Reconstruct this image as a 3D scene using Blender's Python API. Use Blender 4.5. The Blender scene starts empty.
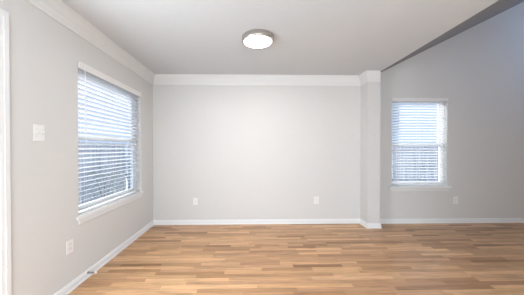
import bpy, bmesh, math, random
from mathutils import Vector, Matrix

random.seed(7)
S = bpy.context.scene
COL = S.collection

# ------------------------------------------------------------------ camera
cam_d = bpy.data.cameras.new('camera')
cam = bpy.data.objects.new('camera', cam_d)
COL.objects.link(cam)
cam.location = (0, 0, 1.245)
cam.rotation_euler = (math.radians(90 - 0.5), 0, math.radians(-1.27))
cam_d.sensor_width = 36
cam_d.lens = 226 * 36 / 524
cam_d.shift_x = 8 / 524
cam_d.shift_y = 3 / 524
cam_d.clip_start = 0.02
S.camera = cam

# ------------------------------------------------------------------ view, world, sun, large lights
S.view_settings.view_transform = 'Standard'
S.view_settings.look = 'None'
S.view_settings.gamma = 1
S.view_settings.use_curve_mapping = False
S.view_settings.exposure = 0.74

world = bpy.data.worlds.new('world')
S.world = world
world.use_nodes = True
wn = world.node_tree
wn.nodes.clear()
w_out = wn.nodes.new('ShaderNodeOutputWorld')
w_bg = wn.nodes.new('ShaderNodeBackground')
w_tc = wn.nodes.new('ShaderNodeTexCoord')
w_sep = wn.nodes.new('ShaderNodeSeparateXYZ')
w_ramp = wn.nodes.new('ShaderNodeValToRGB')
w_ramp.color_ramp.elements[0].position = 0.0
w_ramp.color_ramp.elements[0].color = (0.56, 0.69, 0.90, 1)
w_ramp.color_ramp.elements[1].position = 0.35
w_ramp.color_ramp.elements[1].color = (0.31, 0.45, 0.74, 1)
wn.links.new(w_tc.outputs['Generated'], w_sep.inputs[0])
wn.links.new(w_sep.outputs['Z'], w_ramp.inputs[0])
wn.links.new(w_ramp.outputs[0], w_bg.inputs[0])
w_bg.inputs[1].default_value = 0.76
wn.links.new(w_bg.outputs[0], w_out.inputs[0])


def area(name, loc, rot, sx, sy, power, color):
    d = bpy.data.lights.new(name, 'AREA')
    d.shape = 'RECTANGLE'
    d.size = sx
    d.size_y = sy
    d.energy = power
    d.color = color
    o = bpy.data.objects.new(name, d)
    o.location = loc
    o.rotation_euler = rot
    COL.objects.link(o)
    return o


sun_d = bpy.data.lights.new('sun', 'SUN')
sun_d.energy = 6.4
sun_d.angle = math.radians(2)
sun_d.color = (1, 0.98, 0.96)
sun = bpy.data.objects.new('sun', sun_d)
sun.rotation_euler = Vector((0.52, -0.60, -0.425)).to_track_quat('-Z', 'Y').to_euler()
COL.objects.link(sun)

# added fill at an invented patio door behind the camera, and added blue fill at an assumed high window of the bay
area('rear_fill', (0.30, -1.55, 1.10), (math.radians(70), 0, 0), 2.2, 1.95, 70, (0.84, 0.935, 1.0))
area('clerestory_blue_fill', (5.55, 2.6, 3.10), (0, math.radians(90), 0), 1.0, 1.5, 6.5, (0.30, 0.56, 1.0))  # blue fill added to tint the upper bay, its window is assumed
area('bay_warm_fill', (3.9, -1.62, 1.05), (math.radians(90), 0, 0), 1.7, 1.9, 16, (1.0, 0.82, 0.62))  # warm fill added to brighten the bay wall, no known lamp
area('left_door_fill', (-1.615, 1.04, 1.05), (0, math.radians(-90), 0), 1.9, 0.74, 28, (0.84, 0.94, 1.0))  # cool fill added at the left door to lift floor and pillar
DIFFUSER = 58.0
LC = (0.095, 2.432)      # ceiling lamp centre


# ------------------------------------------------------------------ materials
def new_mat(name):
    m = bpy.data.materials.new(name)
    m.use_nodes = True
    nt = m.node_tree
    b = nt.nodes['Principled BSDF']
    return m, nt, b


def N(nt, kind, **kw):
    n = nt.nodes.new(kind)
    for k, v in kw.items():
        setattr(n, k, v)
    return n


def math_node(nt, op, a, b=None):
    n = nt.nodes.new('ShaderNodeMath')
    n.operation = op
    for i, v in enumerate((a, b)):
        if v is None:
            continue
        if isinstance(v, (int, float)):
            n.inputs[i].default_value = v
        else:
            nt.links.new(v, n.inputs[i])
    return n.outputs[0]


def paint(name, col, rough=0.6, var=0.03, scale=60, bump=0.0, spec=0.3, metallic=0.0, bscale=None):
    m, nt, b = new_mat(name)
    tc = N(nt, 'ShaderNodeTexCoord')
    noi = N(nt, 'ShaderNodeTexNoise')
    noi.inputs['Scale'].default_value = scale
    noi.inputs['Detail'].default_value = 3
    nt.links.new(tc.outputs['Object'], noi.inputs['Vector'])
    mix = N(nt, 'ShaderNodeMix', data_type='RGBA')
    mix.inputs[6].default_value = (*[c * (1 - var) for c in col], 1)
    mix.inputs[7].default_value = (*[min(1, c * (1 + var)) for c in col], 1)
    nt.links.new(noi.outputs['Fac'], mix.inputs[0])
    nt.links.new(mix.outputs[2], b.inputs['Base Color'])
    b.inputs['Roughness'].default_value = rough
    b.inputs['Specular IOR Level'].default_value = spec
    b.inputs['Metallic'].default_value = metallic
    if bump:
        n2 = N(nt, 'ShaderNodeTexNoise')
        n2.inputs['Scale'].default_value = bscale or scale
        n2.inputs['Detail'].default_value = 4
        nt.links.new(tc.outputs['Object'], n2.inputs['Vector'])
        bp = N(nt, 'ShaderNodeBump')
        bp.inputs['Strength'].default_value = bump
        bp.inputs['Distance'].default_value = 0.004
        nt.links.new(n2.outputs['Fac'], bp.inputs['Height'])
        nt.links.new(bp.outputs[0], b.inputs['Normal'])
    return m


M_WALL = paint('wall_paint', (0.660, 0.650, 0.637), 0.85, 0.012, 14, 0.12, 0.12, bscale=160)
M_CEIL = paint('ceiling_paint', (0.62, 0.645, 0.67), 0.9, 0.02, 25, 0.35, 0.1, bscale=45)
M_SLOPE = paint('slope_shade_paint', (0.30, 0.31, 0.33), 0.9, 0.02, 25, 0.2, 0.1, bscale=45)  # ceiling paint darkened, the slope's shade is put into its colour
M_TRIM = paint('trim_paint', (0.79, 0.79, 0.79), 0.35, 0.01, 30, 0, 0.4)
M_CROWN = paint('crown_paint', (0.74, 0.738, 0.738), 0.45, 0.01, 30, 0, 0.3)
M_PLATE = paint('plate_plastic', (0.82, 0.81, 0.80), 0.3, 0.01, 50, 0, 0.5)
M_SLOT = paint('slot_dark', (0.06, 0.055, 0.05), 0.6, 0.1, 80)
M_TOGGLE = paint('toggle_plastic', (0.70, 0.69, 0.67), 0.3, 0.01, 50, 0, 0.5)
M_VINYL = paint('window_vinyl', (0.86, 0.87, 0.88), 0.35, 0.01, 30, 0, 0.4)
M_NICKEL = paint('brushed_nickel', (0.56, 0.52, 0.49), 0.35, 0.08, 90, 0, 0.5, metallic=1.0)
M_STEEL = paint('steel_spring', (0.32, 0.32, 0.32), 0.35, 0.1, 90, 0, 0.5, metallic=1.0)
M_RUBBER = paint('white_rubber', (0.85, 0.84, 0.82), 0.6, 0.02, 50)
M_CORD = paint('white_cord', (0.8, 0.8, 0.8), 0.7, 0.02, 200)
M_VALANCE = paint('valance_white', (0.80, 0.78, 0.77), 0.45, 0.015, 40, 0, 0.3)
M_PATIO = paint('patio_concrete', (0.46, 0.50, 0.56), 0.9, 0.15, 3, 0.3, 0.1, bscale=30)
M_BARK = paint('bark', (0.30, 0.27, 0.24), 0.9, 0.3, 20, 0.5, 0.1)
M_LEAF = paint('leaf_green', (0.38, 0.46, 0.38), 0.3, 0.4, 3, 0, 0.5)


def slat_mat():
    m, nt, b = new_mat('slat_white')
    b.inputs['Base Color'].default_value = (0.88, 0.88, 0.88, 1)
    b.inputs['Roughness'].default_value = 0.4
    tr = N(nt, 'ShaderNodeBsdfTranslucent')
    tc = N(nt, 'ShaderNodeTexCoord')
    noi = N(nt, 'ShaderNodeTexNoise')
    noi.inputs['Scale'].default_value = 8
    nt.links.new(tc.outputs['Object'], noi.inputs['Vector'])
    rp = N(nt, 'ShaderNodeValToRGB')
    rp.color_ramp.elements[0].color = (0.86, 0.87, 0.88, 1)
    rp.color_ramp.elements[1].color = (0.90, 0.91, 0.92, 1)
    nt.links.new(noi.outputs['Fac'], rp.inputs[0])
    nt.links.new(rp.outputs[0], b.inputs['Base Color'])
    nt.links.new(rp.outputs[0], tr.inputs['Color'])
    mx = N(nt, 'ShaderNodeMixShader')
    mx.inputs[0].default_value = 0.42
    nt.links.new(b.outputs[0], mx.inputs[1])
    nt.links.new(tr.outputs[0], mx.inputs[2])
    nt.links.new(mx.outputs[0], nt.nodes['Material Output'].inputs['Surface'])
    return m


M_SLAT = slat_mat()


def glass_mat():
    m, nt, b = new_mat('window_glass')
    nt.nodes.remove(b)
    tr = N(nt, 'ShaderNodeBsdfTransparent')
    tr.inputs['Color'].default_value = (0.95, 0.97, 0.98, 1)
    gl = N(nt, 'ShaderNodeBsdfGlossy')
    gl.inputs['Roughness'].default_value = 0.02
    lw = N(nt, 'ShaderNodeLayerWeight')
    lw.inputs['Blend'].default_value = 0.5
    fac = math_node(nt, 'ADD', math_node(nt, 'MULTIPLY', math_node(nt, 'POWER', lw.outputs['Facing'], 4.0), 0.5), 0.035)
    mx = N(nt, 'ShaderNodeMixShader')
    nt.links.new(fac, mx.inputs[0])
    nt.links.new(tr.outputs[0], mx.inputs[1])
    nt.links.new(gl.outputs[0], mx.inputs[2])
    nt.links.new(mx.outputs[0], nt.nodes['Material Output'].inputs['Surface'])
    return m


M_GLASS = glass_mat()


def diffuser_mat():
    m, nt, b = new_mat('lamp_diffuser')
    b.inputs['Base Color'].default_value = (0.9, 0.9, 0.9, 1)
    b.inputs['Emission Color'].default_value = (1.0, 0.975, 0.95, 1)
    # an edge-dimmed opal disc: the glow falls off over the last few centimetres before the rim
    tc = N(nt, 'ShaderNodeTexCoord')
    sb = N(nt, 'ShaderNodeVectorMath', operation='SUBTRACT')
    sb.inputs[1].default_value = (LC[0], LC[1], 0)
    nt.links.new(tc.outputs['Object'], sb.inputs[0])
    ml = N(nt, 'ShaderNodeVectorMath', operation='MULTIPLY')
    ml.inputs[1].default_value = (1, 1, 0)
    nt.links.new(sb.outputs[0], ml.inputs[0])
    ln = N(nt, 'ShaderNodeVectorMath', operation='LENGTH')
    nt.links.new(ml.outputs[0], ln.inputs[0])
    mr = N(nt, 'ShaderNodeMapRange', interpolation_type='SMOOTHSTEP')
    mr.inputs['From Min'].default_value = 0.105
    mr.inputs['From Max'].default_value = 0.149
    mr.inputs['To Min'].default_value = DIFFUSER
    mr.inputs['To Max'].default_value = 1.0
    nt.links.new(ln.outputs['Value'], mr.inputs['Value'])
    nt.links.new(mr.outputs[0], b.inputs['Emission Strength'])
    return m


M_DIFF = diffuser_mat()


def floor_mat():
    m, nt, b = new_mat('oak_strip_floor')
    BW = 0.0572
    tc = N(nt, 'ShaderNodeTexCoord')
    sep = N(nt, 'ShaderNodeSeparateXYZ')
    nt.links.new(tc.outputs['Object'], sep.inputs[0])
    X, Y = sep.outputs['X'], sep.outputs['Y']
    yr = math_node(nt, 'DIVIDE', Y, BW)
    row = math_node(nt, 'FLOOR', yr)
    yf = math_node(nt, 'FRACT', yr)
    wr = N(nt, 'ShaderNodeTexWhiteNoise', noise_dimensions='1D')
    nt.links.new(row, wr.inputs['W'])
    wr2 = N(nt, 'ShaderNodeTexWhiteNoise', noise_dimensions='1D')
    nt.links.new(math_node(nt, 'ADD', row, 371.3), wr2.inputs['W'])
    length = math_node(nt, 'ADD', math_node(nt, 'MULTIPLY', wr2.outputs['Value'], 0.62), 0.30)
    xs = math_node(nt, 'ADD', math_node(nt, 'DIVIDE', math_node(nt, 'ADD', X, 20.0), length),
                   math_node(nt, 'MULTIPLY', wr.outputs['Value'], 9.0))
    colm = math_node(nt, 'FLOOR', xs)
    xf = math_node(nt, 'FRACT', xs)
    comb = N(nt, 'ShaderNodeCombineXYZ')
    nt.links.new(colm, comb.inputs[0])
    nt.links.new(row, comb.inputs[1])
    wb = N(nt, 'ShaderNodeTexWhiteNoise', noise_dimensions='2D')
    nt.links.new(comb.outputs[0], wb.inputs['Vector'])
    ramp = N(nt, 'ShaderNodeValToRGB')
    cr = ramp.color_ramp
    cr.interpolation = 'LINEAR'
    stops = [(0.0, (0.26, 0.120, 0.045)), (0.14, (0.40, 0.208, 0.088)), (0.38, (0.51, 0.285, 0.135)),
             (0.65, (0.58, 0.335, 0.168)), (0.88, (0.65, 0.380, 0.185)), (1.0, (0.75, 0.47, 0.25))]
    cr.elements[0].position = stops[0][0]
    cr.elements[0].color = (*stops[0][1], 1)
    cr.elements[1].position = 1.0
    cr.elements[1].color = (*stops[-1][1], 1)
    for p, c in stops[1:-1]:
        e = cr.elements.new(p)
        e.color = (*c, 1)
    nt.links.new(wb.outputs['Value'], ramp.inputs[0])
    # grain running along the boards, shifted from board to board
    sh = N(nt, 'ShaderNodeVectorMath', operation='MULTIPLY_ADD')
    sh.inputs[1].default_value = (13.7, 5.1, 3.3)
    cv = N(nt, 'ShaderNodeVectorMath', operation='MULTIPLY')
    cv.inputs[1].default_value = (1.8, 30.0, 1.0)
    nt.links.new(tc.outputs['Object'], cv.inputs[0])
    nt.links.new(wb.outputs['Color'], sh.inputs[0])
    nt.links.new(cv.outputs[0], sh.inputs[2])
    g1 = N(nt, 'ShaderNodeTexNoise')
    g1.inputs['Scale'].default_value = 1.6
    g1.inputs['Detail'].default_value = 6
    g1.inputs['Roughness'].default_value = 0.65
    g1.inputs['Distortion'].default_value = 0.6
    nt.links.new(sh.outputs[0], g1.inputs['Vector'])
    gr = N(nt, 'ShaderNodeMapRange')
    gr.inputs['From Min'].default_value = 0.25
    gr.inputs['From Max'].default_value = 0.75
    gr.inputs['To Min'].default_value = 0.62
    gr.inputs['To Max'].default_value = 1.32
    nt.links.new(g1.outputs['Fac'], gr.inputs['Value'])
    # a few knots and mineral streaks
    g2 = N(nt, 'ShaderNodeTexNoise')
    g2.inputs['Scale'].default_value = 2.3
    g2.inputs['Detail'].default_value = 2
    cv2 = N(nt, 'ShaderNodeVectorMath', operation='MULTIPLY')
    cv2.inputs[1].default_value = (1.3, 7.0, 1.0)
    nt.links.new(tc.outputs['Object'], cv2.inputs[0])
    nt.links.new(cv2.outputs[0], g2.inputs['Vector'])
    kr = N(nt, 'ShaderNodeMapRange')
    kr.inputs['From Min'].default_value = 0.25
    kr.inputs['From Max'].default_value = 0.45
    kr.inputs['To Min'].default_value = 0.80
    kr.inputs['To Max'].default_value = 1.0
    nt.links.new(g2.outputs['Fac'], kr.inputs['Value'])
    fac = math_node(nt, 'MULTIPLY', gr.outputs[0], kr.outputs[0])
    # seams
    ey = math_node(nt, 'MINIMUM', yf, math_node(nt, 'SUBTRACT', 1.0, yf))
    sy = math_node(nt, 'GREATER_THAN', ey, 0.018)
    ex = math_node(nt, 'MULTIPLY', math_node(nt, 'MINIMUM', xf, math_node(nt, 'SUBTRACT', 1.0, xf)), length)
    sx = math_node(nt, 'GREATER_THAN', ex, 0.0016)
    seam = math_node(nt, 'ADD', math_node(nt, 'MULTIPLY', math_node(nt, 'MULTIPLY', sx, sy), 0.22), 0.78)
    fac = math_node(nt, 'MULTIPLY', fac, seam)
    mul = N(nt, 'ShaderNodeVectorMath', operation='SCALE')
    pk = N(nt, 'ShaderNodeMix', data_type='RGBA')       # some boards lean to a pinkish heartwood
    wc = N(nt, 'ShaderNodeSeparateColor')
    nt.links.new(wb.outputs['Color'], wc.inputs[0])
    nt.links.new(math_node(nt, 'MULTIPLY', math_node(nt, 'POWER', wc.outputs[1], 2.0), 0.32), pk.inputs[0])
    nt.links.new(ramp.outputs[0], pk.inputs[6])
    pk.inputs[7].default_value = (0.50, 0.265, 0.175, 1)
    nt.links.new(pk.outputs[2], mul.inputs[0])
    nt.links.new(fac, mul.inputs['Scale'])
    nt.links.new(mul.outputs[0], b.inputs['Base Color'])
    b.inputs['Roughness'].default_value = 0.34
    b.inputs['Specular IOR Level'].default_value = 0.5
    bp = N(nt, 'ShaderNodeBump')
    bp.inputs['Strength'].default_value = 0.08
    bp.inputs['Distance'].default_value = 0.002
    nt.links.new(fac, bp.inputs['Height'])
    nt.links.new(bp.outputs[0], b.inputs['Normal'])
    return m


M_FLOOR = floor_mat()


def fence_mat():
    m, nt, b = new_mat('weathered_fence_wood')
    tc = N(nt, 'ShaderNodeTexCoord')
    cv = N(nt, 'ShaderNodeVectorMath', operation='MULTIPLY')
    cv.inputs[1].default_value = (7.0, 7.0, 0.8)
    nt.links.new(tc.outputs['Object'], cv.inputs[0])
    n = N(nt, 'ShaderNodeTexNoise')
    n.inputs['Scale'].default_value = 1.0
    n.inputs['Detail'].default_value = 5
    nt.links.new(cv.outputs[0], n.inputs['Vector'])
    rp = N(nt, 'ShaderNodeValToRGB')
    rp.color_ramp.elements[0].position = 0.3
    rp.color_ramp.elements[0].color = (0.42, 0.43, 0.44, 1)
    rp.color_ramp.elements[1].position = 0.7
    rp.color_ramp.elements[1].color = (0.74, 0.74, 0.74, 1)
    nt.links.new(n.outputs['Fac'], rp.inputs[0])
    nt.links.new(rp.outputs[0], b.inputs['Base Color'])
    b.inputs['Roughness'].default_value = 0.85
    return m


M_FENCE = fence_mat()


# ------------------------------------------------------------------ mesh helpers
IDENT = lambda p: p


class MB:
    """collects shapes into ONE mesh"""

    def __init__(self, mp=IDENT):
        self.bm = bmesh.new()
        self.mp = mp

    def box(self, x0, x1, y0, y1, z0, z1, bev=0.0):
        pts = [(x, y, z) for x in (x0, x1) for y in (y0, y1) for z in (z0, z1)]
        v = [self.bm.verts.new(self.mp(p)) for p in pts]
        fs = [self.bm.faces.new([v[i] for i in q]) for q in
              ((0, 1, 3, 2), (4, 6, 7, 5), (0, 4, 5, 1), (2, 3, 7, 6), (0, 2, 6, 4), (1, 5, 7, 3))]
        if bev:
            es = {e for f in fs for e in f.edges}
            bmesh.ops.bevel(self.bm, geom=list(es), offset=bev, segments=2, affect='EDGES', profile=0.5)
        return self

    def prism(self, a_pts, b_pts):
        """two rings of equal length joined and capped"""
        A = [self.bm.verts.new(self.mp(p)) for p in a_pts]
        B = [self.bm.verts.new(self.mp(p)) for p in b_pts]
        n = len(A)
        for i in range(n):
            self.bm.faces.new((A[i], A[(i + 1) % n], B[(i + 1) % n], B[i]))
        self.bm.faces.new(A[::-1])
        self.bm.faces.new(B)
        return self

    def tube(self, pts, r, n=8):
        pts = [Vector(p) for p in pts]
        rings = []
        for i, p in enumerate(pts):
            t = (pts[min(i + 1, len(pts) - 1)] - pts[max(i - 1, 0)]).normalized()
            a = Vector((0, 0, 1)) if abs(t.z) < 0.9 else Vector((1, 0, 0))
            u = t.cross(a).normalized()
            w = t.cross(u)
            rr = r[i] if isinstance(r, (list, tuple)) else r
            rings.append([self.bm.verts.new(self.mp(tuple(p + (u * math.cos(k * 2 * math.pi / n) + w * math.sin(k * 2 * math.pi / n)) * rr)))
                          for k in range(n)])
        for a, b in zip(rings, rings[1:]):
            for k in range(n):
                self.bm.faces.new((a[k], a[(k + 1) % n], b[(k + 1) % n], b[k]))
        self.bm.faces.new(rings[0][::-1])
        self.bm.faces.new(rings[-1])
        return self

    def lathe(self, prof, c, n=48):
        """prof: list of (r, z); closed with end caps when r > 0"""
        rings = []
        for r, z in prof:
            if r < 1e-6:
                rings.append([self.bm.verts.new(self.mp((c[0], c[1], c[2] + z)))])
            else:
                rings.append([self.bm.verts.new(self.mp((c[0] + r * math.cos(k * 2 * math.pi / n), c[1] + r * math.sin(k * 2 * math.pi / n), c[2] + z)))
                              for k in range(n)])
        for a, b in zip(rings, rings[1:]):
            for k in range(n):
                if len(a) == 1:
                    self.bm.faces.new((a[0], b[k], b[(k + 1) % n]))
                elif len(b) == 1:
                    self.bm.faces.new((a[k], a[(k + 1) % n], b[0]))
                else:
                    self.bm.faces.new((a[k], a[(k + 1) % n], b[(k + 1) % n], b[k]))
        if len(rings[0]) > 1:
            self.bm.faces.new(rings[0])
        if len(rings[-1]) > 1:
            self.bm.faces.new(rings[-1])
        return self

    def quad(self, pts):
        self.bm.faces.new([self.bm.verts.new(self.mp(p)) for p in pts])
        return self

    def build(self, name, mat, parent=None, smooth=False, recalc=True, origin=None):
        if recalc:
            bmesh.ops.recalc_face_normals(self.bm, faces=self.bm.faces)
        if origin is not None:
            bmesh.ops.translate(self.bm, verts=self.bm.verts, vec=-Vector(origin))
        me = bpy.data.meshes.new(name)
        self.bm.to_mesh(me)
        self.bm.free()
        if smooth:
            for p in me.polygons:
                p.use_smooth = True
        me.materials.append(mat)
        o = bpy.data.objects.new(name, me)
        COL.objects.link(o)
        if origin is not None:
            o.location = origin
        if parent is not None:
            o.parent = parent
            o.location = Vector(o.location) - Vector(parent.location)
        return o


def tag(o, label=None, cat=None, group=None, kind=None):
    for k, v in (('label', label), ('category', cat), ('group', group), ('kind', kind)):
        if v:
            o[k] = v
    return o


def empty(name, loc):
    e = bpy.data.objects.new(name, None)
    e.empty_display_size = 0.1
    e.location = loc
    COL.objects.link(e)
    return e


def struct(o, label, cat):
    return tag(o, label, cat, None, 'structure')


# ------------------------------------------------------------------ the room
XL = -1.565          # left wall
YB = 3.720           # back wall
YBAY = 3.700         # back wall of the bay
XR, YREAR = 5.60, -1.60
H = 2.44
PX0, PX1, PY = 1.853, 2.049, 3.485   # pillar
SLOPE = 0.496
WT = 0.14            # wall thickness
W1 = dict(u0=2.108, u1=3.311, z0=0.622, z1=2.046)      # window in the left wall (along y)
W2 = dict(u0=2.369, u1=3.312, z0=0.614, z1=2.082)      # window in the bay wall (along x)


def vault(x):
    return H + SLOPE * (x - PX1)


struct(MB().box(XL - WT, XR + WT, YREAR - WT, YB + WT, -0.12, 0).build('floor', M_FLOOR),
       'glossy tan and brown oak strip floor with boards running across', 'floor')

# ceilings
mb = MB()
edge_a, edge_b = (PX1, YB + WT), (1.955, YREAR - WT)
mb.prism([(XL - WT, edge_b[1], H), (edge_b[0], edge_b[1], H), (edge_a[0], edge_a[1], H), (XL - WT, edge_a[1], H)],
         [(XL - WT, edge_b[1], H + 0.1), (edge_b[0], edge_b[1], H + 0.1), (edge_a[0], edge_a[1], H + 0.1), (XL - WT, edge_a[1], H + 0.1)])
struct(mb.build('ceiling', M_CEIL), 'flat off-white textured ceiling with the round lamp on it', 'ceiling')
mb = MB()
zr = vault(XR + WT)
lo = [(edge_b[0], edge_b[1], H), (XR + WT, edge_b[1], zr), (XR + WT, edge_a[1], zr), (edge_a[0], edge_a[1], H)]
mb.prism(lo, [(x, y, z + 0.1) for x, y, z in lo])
struct(mb.build('ceiling_slope', M_SLOPE), 'sloping ceiling rising to the right over the bay, shade in its grey', 'ceiling')

# left wall with window and door openings
DY0, DY1, DZ = 0.61, 1.443, 2.06
mb = MB()
x0, x1 = XL - WT, XL
mb.box(x0, x1, YREAR - WT, DY0, 0, H)
mb.box(x0, x1, DY0, DY1, DZ, H)
mb.box(x0, x1, DY1, W1['u0'], 0, H)
mb.box(x0, x1, W1['u0'], W1['u1'], 0, W1['z0'])
mb.box(x0, x1, W1['u0'], W1['u1'], W1['z1'], H)
mb.box(x0, x1, W1['u1'], YB + WT, 0, H)
struct(mb.build('wall_left', M_WALL), 'pale grey left wall around the large blind-covered window', 'wall')

struct(MB().box(XL, PX0 + 0.1, YB, YB + WT, 0, H).build('wall_back', M_WALL),
       'plain pale grey back wall between left corner and pillar', 'wall')


def wall_piece(mb, xa, xb, z0a, z0b, z1a, z1b, ya, yb):
    mb.prism([(xa, ya, z0a), (xb, ya, z0b), (xb, ya, z1b), (xa, ya, z1a)],
             [(xa, yb, z0a), (xb, yb, z0b), (xb, yb, z1b), (xa, yb, z1a)])


mb = MB()
ya, yb = YBAY, YBAY + WT
wall_piece(mb, PX1 - 0.05, W2['u0'], 0, 0, vault(PX1 - 0.05), vault(W2['u0']), ya, yb)
wall_piece(mb, W2['u0'], W2['u1'], 0, 0, W2['z0'], W2['z0'], ya, yb)
wall_piece(mb, W2['u0'], W2['u1'], W2['z1'], W2['z1'], vault(W2['u0']), vault(W2['u1']), ya, yb)
wall_piece(mb, W2['u1'], XR + WT, 0, 0, vault(W2['u1']), vault(XR + WT), ya, yb)
struct(mb.build('wall_bay', M_WALL), 'taller grey wall of the right bay under the sloping ceiling', 'wall')

struct(MB().box(PX0, PX1, PY, YB, 0, H).build('wall_pillar', M_WALL),
       'narrow pale grey wall pillar between back wall and bay', 'pillar')

# right wall with an assumed high window, rear wall with an added patio door, added light-blocking partition (all outside the frame)
mb = MB()
cy0, cy1, cz0, cz1 = 1.8, 3.4, 2.55, 3.65  # opening assumed for the blue bay fill
mb.box(XR, XR + WT, YREAR - WT, cy0, 0, vault(XR))
mb.box(XR, XR + WT, cy1, YBAY, 0, vault(XR))
mb.box(XR, XR + WT, cy0, cy1, 0, cz0)
mb.box(XR, XR + WT, cy0, cy1, cz1, vault(XR))
struct(mb.build('wall_right', M_WALL), 'grey right wall of the bay around the assumed high window', 'wall')
mb = MB()
dx0, dx1 = -0.85, 1.45
mb.box(XL - WT, dx0, YREAR - WT, YREAR, 0, H)
mb.box(dx0, dx1, YREAR - WT, YREAR, 2.1, H)
mb.box(dx1, PX1, YREAR - WT, YREAR, 0, H)
hx0, hx1, hz = 3.0, 4.8, 2.1  # opening added for the warm bay fill
wall_piece(mb, PX1, hx0, 0, 0, vault(PX1), vault(hx0), YREAR - WT, YREAR)
wall_piece(mb, hx0, hx1, hz, hz, vault(hx0), vault(hx1), YREAR - WT, YREAR)
wall_piece(mb, hx1, XR + WT, 0, 0, vault(hx1), vault(XR + WT), YREAR - WT, YREAR)
struct(mb.build('wall_rear', M_WALL), 'pale grey rear wall around the added patio door', 'wall')
struct(MB().box(1.86, 1.97, YREAR, 0.5, 0, H).build('wall_light_blocker', M_WALL),
       'pale grey unseen wall added at the flat ceiling edge to shade the bay', 'wall')  # added out of view to keep rear light off the bay
mb = MB()
mb.box(dx0, dx1, -1.72, -1.66, 2.04, 2.1).box(dx0, dx1, -1.72, -1.66, 0, 0.06)
for x in (dx0, dx0 + 1.12, dx1 - 0.06):
    mb.box(x, x + 0.06, -1.72, -1.66, 0.06, 2.04)
o = struct(mb.build('door_added', M_VINYL), 'unseen white sliding patio door added in the rear wall for light', 'door')  # invented door, surrounds the added rear fill
MB().box(dx0 + 0.06, dx1 - 0.06, -1.695, -1.685, 0.06, 2.04).build('pane', M_GLASS, o)
mb = MB()
for a, b2, c, d in ((cy0, cy1, cz0, cz0 + 0.05), (cy0, cy1, cz1 - 0.05, cz1), (cy0, cy0 + 0.05, cz0 + 0.05, cz1 - 0.05), (cy1 - 0.05, cy1, cz0 + 0.05, cz1 - 0.05)):
    mb.box(XR + 0.09, XR + 0.14, a, b2, c, d)
o = struct(mb.build('window_assumed', M_VINYL), 'unseen white framed high window assumed in the right wall for blue light', 'window')  # assumed window out of view, frames the added blue fill
MB().box(XR + 0.11, XR + 0.115, cy0 + 0.05, cy1 - 0.05, cz0 + 0.05, cz1 - 0.05).build('pane', M_GLASS, o)


# ------------------------------------------------------------------ crown and baseboards: mitred runs
def run_trim(path, profile, specs, mat):
    """path: wall corners in plan, room on the right hand; one mesh per segment, mitred at the corners"""
    n = len(path)
    dirs = []
    for a, b in zip(path, path[1:]):
        d = Vector((b[0] - a[0], b[1] - a[1])).normalized()
        dirs.append(d)

    def corner(i, off):
        p = Vector(path[i])
        if i == 0 or i == n - 1:
            d = dirs[0 if i == 0 else -1]
            return p + Vector((d.y, -d.x)) * off
        d0, d1 = dirs[i - 1], dirs[i]
        n0, n1 = Vector((d0.y, -d0.x)), Vector((d1.y, -d1.x))
        m = (n0 + n1)
        m = m / m.dot(n0)
        return p + m * off

    for i, sp in enumerate(specs):
        if sp is None:
            continue
        ra, rb = [], []
        for off, z in profile:
            a, b = corner(i, off), corner(i + 1, off)
            ra.append((a.x, a.y, z))
            rb.append((b.x - (0.55 * off if sp[0] == 'trim_4' else 0), b.y, z))
        struct(MB().prism(ra, rb).build(sp[0], mat), sp[1], 'trim' if sp[0].startswith('trim') else 'baseboard')


CROWN = [(0, H - 0.158), (0.010, H - 0.158), (0.012, H - 0.140), (0.016, H - 0.128), (0.018, H - 0.094), (0.026, H - 0.080),
         (0.034, H - 0.058), (0.040, H - 0.040), (0.046, H - 0.030), (0.050, H - 0.012), (0.056, H - 0.009), (0.056, H), (0, H)]
run_trim([(XL, YREAR), (XL, YB), (PX0, YB), (PX0, PY), (PX1, PY)], CROWN,
         [('trim_1', 'white crown moulding along the top of the left wall'),
          ('trim_2', 'white crown moulding along the top of the back wall'),
          ('trim_3', 'short white crown return on the side of the pillar'),
          ('trim_4', 'short white crown moulding across the pillar front')], M_CROWN)
BASE = [(0, 0), (0.020, 0), (0.020, 0.010), (0.014, 0.018), (0.014, 0.050), (0.010, 0.056), (0.010, 0.064), (0.006, 0.075), (0, 0.076)]
run_trim([(XL, 1.505), (XL, YB), (PX0, YB), (PX0, PY), (PX1, PY), (PX1, YBAY), (XR, YBAY)], BASE,
         [('baseboard_left', 'white baseboard along the foot of the left wall'),
          ('baseboard_back', 'white baseboard along the foot of the back wall'),
          ('baseboard_pillar', 'short white baseboard on the left side of the pillar'),
          ('baseboard_pillar_front', 'short white baseboard across the pillar front'),
          ('baseboard_pillar_side', 'short white baseboard on the hidden right side of the pillar'),
          ('baseboard_bay', 'white baseboard along the foot of the bay wall')], M_TRIM)

# ------------------------------------------------------------------ door at the left edge: casing and slab
CW = 0.062
mb = MB()
for (a, b2, c, d) in ((DY1, DY1 + CW, 0, DZ + CW), (DY0 - CW, DY0, 0, DZ + CW), (DY0, DY1, DZ, DZ + CW)):
    mb.box(XL, XL + 0.012, a, b2, c, d)
for (a, b2, c, d) in ((DY1 + 0.028, DY1 + CW - 0.006, 0, DZ + CW - 0.006), (DY0 - CW + 0.006, DY0 - 0.028, 0, DZ + CW - 0.006)):
    mb.box(XL + 0.012, XL + 0.018, a, b2, c, d)
mb.box(XL + 0.012, XL + 0.018, DY0 - 0.028, DY1 + 0.028, DZ + 0.028, DZ + CW - 0.006)
struct(mb.build('trim_5', M_TRIM), 'white door casing at the left edge of the photo', 'door casing')
mb = MB()
ya, yb = DY0 + 0.006, DY1 - 0.006
mb.box(XL - 0.10, XL - 0.06, ya, ya + 0.11, 0.008, DZ - 0.006).box(XL - 0.10, XL - 0.06, yb - 0.11, yb, 0.008, DZ - 0.006)
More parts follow.
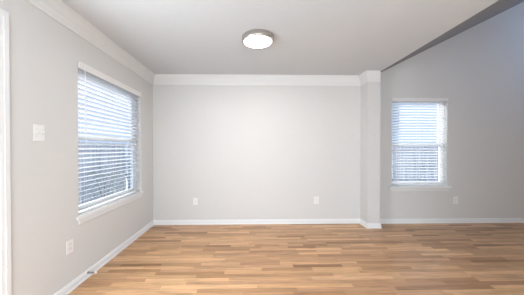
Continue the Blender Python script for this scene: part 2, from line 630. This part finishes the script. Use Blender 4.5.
mb.box(XL - 0.10, XL - 0.06, ya + 0.11, yb - 0.11, 0.008, 0.22).box(XL - 0.10, XL - 0.06, ya + 0.11, yb - 0.11, DZ - 0.12, DZ - 0.006)
door = struct(mb.build('door_1', M_TRIM), 'white door behind the left casing, glazing added to let light in', 'door')  # glazing invented to go with the added fill here
MB().box(XL - 0.085, XL - 0.079, ya + 0.11, yb - 0.11, 0.22, DZ - 0.12).build('pane', M_GLASS, door)
MB(lambda p: (XL - 0.06 + p[2], DY1 - 0.07 + p[0], 0.95 + p[1])).lathe([(0.03, 0), (0.03, 0.006), (0.011, 0.01), (0.011, 0.03), (0.026, 0.04), (0.028, 0.052), (0.018, 0.064), (0, 0.066)], (0, 0, 0), 24).build('knob', M_NICKEL, door, True)


# ------------------------------------------------------------------ windows: frame, sashes, panes, sill, apron
def window(name, W, mp, label, horn, meet, proj):
    """mp maps (u along wall, w outward from the room face, z)"""
    u0, u1, z0, z1 = W['u0'], W['u1'], W['z0'], W['z1']
    mb = MB(mp)
    f = 0.030
    a, b = 0.074, 0.138
    mb.box(u0, u0 + f, a, b, z0, z1).box(u1 - f, u1, a, b, z0, z1)
    mb.box(u0 + f, u1 - f, a, b, z0, z0 + f).box(u0 + f, u1 - f, a, b, z1 - f, z1)
    w = struct(mb.build(name, M_VINYL), label, 'window')

    def sash(nm, wa, wb, za, zb):
        s = 0.032
        m = MB(mp)
        ua, ub = u0 + f + 0.002, u1 - f - 0.002
        m.box(ua, ua + s, wa, wb, za, zb, 0.003).box(ub - s, ub, wa, wb, za, zb, 0.003)
        m.box(ua + s, ub - s, wa, wb, za, za + s, 0.003).box(ua + s, ub - s, wa, wb, zb - s, zb, 0.003)
        so = m.build(nm, M_VINYL, w)
        MB(mp).box(ua + s, ub - s, (wa + wb) / 2 - 0.002, (wa + wb) / 2 + 0.002, za + s, zb - s).build('pane', M_GLASS, so)
        return so

    sash('lower_sash', 0.080, 0.104, z0 + f + 0.002, meet + 0.017)
    sash('upper_sash', 0.107, 0.131, meet - 0.017, z1 - f - 0.002)
    m = MB(mp)
    m.box(u0 - horn, u1 + horn, -proj, 0.0, z0 - 0.030, z0 + 0.004, 0.004)
    m.box(u0, u1, 0.0, 0.074, z0 - 0.001, z0 + 0.004)
    m.build('sill', M_TRIM, w)
    MB(mp).box(u0 - horn * 0.3, u1 + horn * 0.3, -0.013, 0.0, z0 - 0.078, z0 - 0.030, 0.003).build('apron', M_CROWN, w)
    return w


MP1 = lambda p: (XL - p[1], p[0], p[2])
MP2 = lambda p: (p[0], YBAY + p[1], p[2])
window('window_1', W1, MP1, 'white double-hung window with sill in the left wall', 0.032, 1.352, 0.020)
window('window_2', W2, MP2, 'white double-hung window with sill in the right bay wall', 0.050, 1.312, 0.030)


# ------------------------------------------------------------------ blinds
def blind(W, mp, label, valance_h, wand):
    u0, u1, z0, z1 = W['u0'] + 0.006, W['u1'] - 0.006, W['z0'] + 0.006, W['z1']
    c = mp(((u0 + u1) / 2, 0.04, z1))
    root = tag(empty('window_blind', c), label, 'window blind', 'horizontal blinds in the two windows')
    m = MB(mp)
    m.box(u0 - 0.004, u1 + 0.004, -0.012, -0.001, z1 - valance_h, z1 + 0.002, 0.003)
    m.build('valance', M_VALANCE, root)
    m = MB(mp)
    m.box(u0, u1, 0.012, 0.062, z1 - 0.052, z1 - 0.006, 0.002)
    m.build('headrail', M_VALANCE, root)
    # slats: gently crowned, inner edge a little higher than the outer
    tilt = math.radians(20)
    wc, half, th = 0.042, 0.025, 0.0028
    pitch = 0.0455
    m = MB(mp)
    zt = z1 - valance_h - 0.012
    zb = z0 + 0.052
    n = int((zt - zb) / pitch)
    for k in range(n + 1):
        zc = zt - k * pitch
        top, bot = [], []
        for j in range(7):
            s = -1 + j / 3.0
            d = s * half
            cz = 0.0025 * (1 - s * s)
            wv = wc + d * math.cos(tilt) + cz * math.sin(tilt)
            zv = zc - d * math.sin(tilt) + cz * math.cos(tilt)
            top.append((wv, zv + th / 2))
            bot.append((wv, zv - th / 2))
        ring = top + bot[::-1]
        m.prism([(u0 + 0.002, w, z) for w, z in ring], [(u1 - 0.002, w, z) for w, z in ring])
    m.build('slats', M_SLAT, root)
    MB(mp).box(u0 + 0.002, u1 - 0.002, wc - 0.026, wc + 0.026, z0 + 0.002, z0 + 0.022, 0.005).build('bottom_rail', M_SLAT, root)
    for u in (u0 + 0.12, (u0 + u1) / 2, u1 - 0.12):
        m = MB(mp)
        for w in (wc - 0.0275, wc + 0.0275):
            m.tube([(u, w, z1 - 0.05), (u, w, z0 + 0.02)], 0.0013, 6)
        m.build('ladder_cord', M_CORD, root)
    m = MB(mp)
    m.tube([(u0 + wand[0], 0.006, z1 - valance_h + 0.01), (u0 + wand[0], 0.006, z1 - wand[1])], 0.0042, 8)
    m.tube([(u0 + wand[0], 0.006, z1 - wand[1]), (u0 + wand[0], 0.006, z1 - wand[1] - 0.03)], 0.0058, 8)
    m.build('tilt_wand', M_CORD, root)
    return root


blind(W1, MP1, 'wide white horizontal blind in the left wall window', 0.062, (0.095, 0.62))
blind(W2, MP2, 'white horizontal blind in the window right of the pillar', 0.055, (0.118, 0.55))

# ------------------------------------------------------------------ ceiling lamp
lamp = tag(empty('ceiling_light', (LC[0], LC[1], H)), 'round flush ceiling lamp with nickel rim and glowing white disc', 'ceiling light')
MB().lathe([(0.0, 0), (0.165, 0), (0.169, -0.004), (0.170, -0.046), (0.168, -0.053), (0.162, -0.056), (0.155, -0.055), (0.1535, -0.030), (0.0, -0.030)],
           (LC[0], LC[1], H), 96).build('rim', M_NICKEL, lamp, True)
MB().lathe([(0.0, -0.031), (0.153, -0.031), (0.153, -0.053), (0.148, -0.055), (0.12, -0.0565), (0.0, -0.057)],
           (LC[0], LC[1], H), 96).build('diffuser', M_DIFF, lamp, False)


# ------------------------------------------------------------------ switch, outlets, jack
def plate_map(face, u, z):
    """local (across, up, out of the wall) to the world"""
    if face == 'left':
        return lambda p: (XL + p[2], u - p[0], z + p[1])
    y = YB if face == 'back' else YBAY
    return lambda p: (u + p[0], y - p[2], z + p[1])


def plate(name, face, u, z, label, cat, group=None, w=0.074, h=0.118):
    mp = plate_map(face, u, z)
    root = tag(empty(name, mp((0, 0, 0))), label, cat, group)
    MB(mp).box(-w / 2, w / 2, -h / 2, h / 2, 0.0005, 0.0062, 0.0022).build('cover_plate', M_PLATE, root)
    return root, mp


def screw(mp, root, x, y, base=0.0062):
    MB(lambda p: mp((x + p[0], y + p[1], base + p[2]))).lathe([(0.0032, -0.001), (0.0032, 0.0008), (0.002, 0.0014), (0, 0.0014)], (0, 0, 0), 14).build('screw', M_TOGGLE, root)


def outlet(face, u, z, label):
    root, mp = plate('wall_outlet', face, u, z, label, 'outlet', 'power outlets low on the walls')
    for s in (-1, 1):
        yc = s * 0.0205
        m = MB(mp)
        ring = []
        for k in range(24):
            a = 2 * math.pi * k / 24
            ring.append((max(-0.0165, min(0.0165, 0.0185 * math.cos(a))), yc + 0.0145 * math.sin(a)))
        m.prism([(x, y, 0.005) for x, y in ring], [(x, y, 0.0082) for x, y in ring])
        rc = m.build('receptacle', M_TOGGLE, root)
        m = MB(mp)
        m.box(-0.0075, -0.0052, yc - 0.002, yc + 0.0065, 0.0078, 0.0085)
        m.box(0.0052, 0.0075, yc - 0.001, yc + 0.0060, 0.0078, 0.0085)
        m.tube([(0, yc - 0.0075, 0.0078), (0, yc - 0.0075, 0.0085)], 0.0026, 10)
        m.build('slots', M_SLOT, rc)
    screw(mp, root, 0, 0)
    return root


root, mp = plate('light_switch', 'left', 1.718, 1.361, 'white light switch plate on the left wall between door casing and window', 'light switch', w=0.088, h=0.122)
for xx in (-0.021, 0.021):
    MB(mp).prism([(xx - 0.0045, -0.011, 0.005), (xx + 0.0045, -0.011, 0.005), (xx + 0.0045, 0.011, 0.005), (xx - 0.0045, 0.011, 0.005)],
                 [(xx - 0.0038, -0.012, 0.016), (xx + 0.0038, -0.012, 0.016), (xx + 0.0038, -0.004, 0.018), (xx - 0.0038, -0.004, 0.018)]).build('toggle', M_TOGGLE, root)
    for s in (-1, 1):
        screw(mp, root, xx, s * 0.030)
outlet('left', 1.998, 0.392, 'white power outlet on the left wall below the window')
outlet('back', 1.117, 0.387, 'white power outlet on the back wall near the pillar')
outlet('bay', 3.456, 0.381, 'white power outlet on the bay wall right of the window sill')
root, mp = plate('cable_jack', 'back', -0.878, 0.379, 'white cable jack plate on the back wall near the left corner', 'wall jack', w=0.070, h=0.114)
MB(mp).lathe([(0.0085, 0.005), (0.0085, 0.009), (0.0048, 0.0095), (0.0048, 0.017), (0.003, 0.017), (0.003, 0.012), (0, 0.012)], (0, 0, 0), 20).build('coaxial_socket', M_NICKEL, root)
for s in (-1, 1):
    screw(mp, root, 0, s * 0.042)

# ------------------------------------------------------------------ spring door stop on the left baseboard
ds = tag(empty('door_stop', (XL + 0.013, 2.203, 0.050)), 'small metal spring door stop sticking out of the left baseboard', 'door stop')
mpd = lambda p: (XL + 0.013 + p[2], 2.203 + p[0], 0.050 + p[1])
MB(mpd).lathe([(0.011, 0), (0.011, 0.003), (0.006, 0.008), (0, 0.008)], (0, 0, 0), 20).build('base', M_STEEL, ds)
turns = 16
pts = [(0.0062 * math.cos(a), 0.0062 * math.sin(a), 0.006 + 0.060 * k / (turns * 10)) for k in range(turns * 10 + 1) for a in [2 * math.pi * k / 10]]
MB(mpd).tube(pts, 0.0021, 6).build('spring', M_STEEL, ds, True)
MB(mpd).lathe([(0.0085, 0.064), (0.0095, 0.068), (0.0095, 0.080), (0.007, 0.084), (0, 0.085)], (0, 0, 0), 20).build('tip', M_RUBBER, ds, True)

# ------------------------------------------------------------------ outdoors, seen between the slats
GZ = -0.30
struct(MB().box(-9, 12, YB + WT + 0.02, 16, GZ - 0.1, GZ).box(-9, XL - WT - 0.02, -3, YB + WT + 0.02, GZ - 0.1, GZ).build('ground', M_PATIO),
       'pale concrete yard outside the windows', 'ground')


def fence(a, b, top, label):
    a, b = Vector(a), Vector(b)
    d = (b - a)
    L = d.length
    d.normalize()
    nrm = Vector((d.y, -d.x))
    root = tag(empty('wooden_fence', (a.x, a.y, GZ)), label, 'fence', 'fences around the yard')
    mp = lambda p: (a.x + d.x * p[0] + nrm.x * p[1], a.y + d.y * p[0] + nrm.y * p[1], p[2])
    m = MB(mp)
    n = int(L / 0.150)
    for k in range(n):
        u = k * L / n
        t = top + random.uniform(-0.012, 0.012)
        w = 0.132
        dd = random.uniform(0, 0.006)
        m.prism([(u, dd, GZ + 0.02), (u + w, dd, GZ + 0.02), (u + w, dd, t - 0.03), (u + w - 0.03, dd, t), (u + 0.03, dd, t), (u, dd, t - 0.03)],
                [(u, dd + 0.018, GZ + 0.02), (u + w, dd + 0.018, GZ + 0.02), (u + w, dd + 0.018, t - 0.03), (u + w - 0.03, dd + 0.018, t), (u + 0.03, dd + 0.018, t), (u, dd + 0.018, t - 0.03)])
    m.build('picket_panel', M_FENCE, root)
    for z in (GZ + 0.3, (GZ + top) / 2, top - 0.25):
        MB(mp).box(0, L, -0.042, -0.002, z, z + 0.085).build('rail', M_FENCE, root)
    k = int(L / 2.4) + 1
    for i in range(k):
        u = i * L / (k - 1)
        MB(mp).box(max(0, u - 0.045), min(L, u + 0.045), -0.135, -0.044, GZ, top - 0.05).build('post', M_FENCE, root)
    return root


fence((-4.55, 8.6), (9.0, 8.6), 1.36, 'weathered grey wooden fence behind the right window')
fence((-4.6, -1.0), (-4.6, 8.5), 1.42, 'weathered grey wooden fence outside the left window')


def shrub(loc, h, r, seed, label):
    rnd = random.Random(seed)
    root = tag(empty('shrub', loc), label, 'shrub', 'shrubs in front of the fence')
    m = MB()
    for k in range(6):
        a = k * 1.05
        m.tube([(loc[0], loc[1], loc[2]), (loc[0] + 0.3 * r * math.cos(a), loc[1] + 0.3 * r * math.sin(a), loc[2] + h * 0.45),
                (loc[0] + 0.6 * r * math.cos(a + 0.3), loc[1] + 0.6 * r * math.sin(a + 0.3), loc[2] + h * 0.85)], [0.010, 0.007, 0.003], 6)
    m.build('stem', M_BARK, root)
    m = MB()
    for k in range(300):
        while True:
            p = Vector((rnd.uniform(-1, 1), rnd.uniform(-1, 1), rnd.uniform(-1, 1)))
            if 0.35 < p.length < 1:
                break
        c = Vector((loc[0] + p.x * r, loc[1] + p.y * r, loc[2] + h * 0.55 + p.z * h * 0.45))
        ax = Vector((rnd.uniform(-1, 1), rnd.uniform(-1, 1), rnd.uniform(-0.4, 0.9))).normalized()
        sd = ax.cross(Vector((rnd.uniform(-1, 1), rnd.uniform(-1, 1), rnd.uniform(-1, 1)))).normalized()
        l, w = rnd.uniform(0.05, 0.09), rnd.uniform(0.018, 0.03)
        up = ax.cross(sd) * 0.006
        m.quad([tuple(c - ax * l * 0.5), tuple(c + sd * w + up), tuple(c + ax * l * 0.5), tuple(c - sd * w + up)])
    m.build('foliage', M_LEAF, root, recalc=False)
    return root


shrub((-3.85, 6.1, GZ), 1.15, 0.45, 3, 'shorter leafy shrub outside the left window, in front of the fence')
shrub((-3.85, 7.5, GZ), 1.35, 0.5, 4, 'taller leafy shrub outside the left window, near the fence corner')
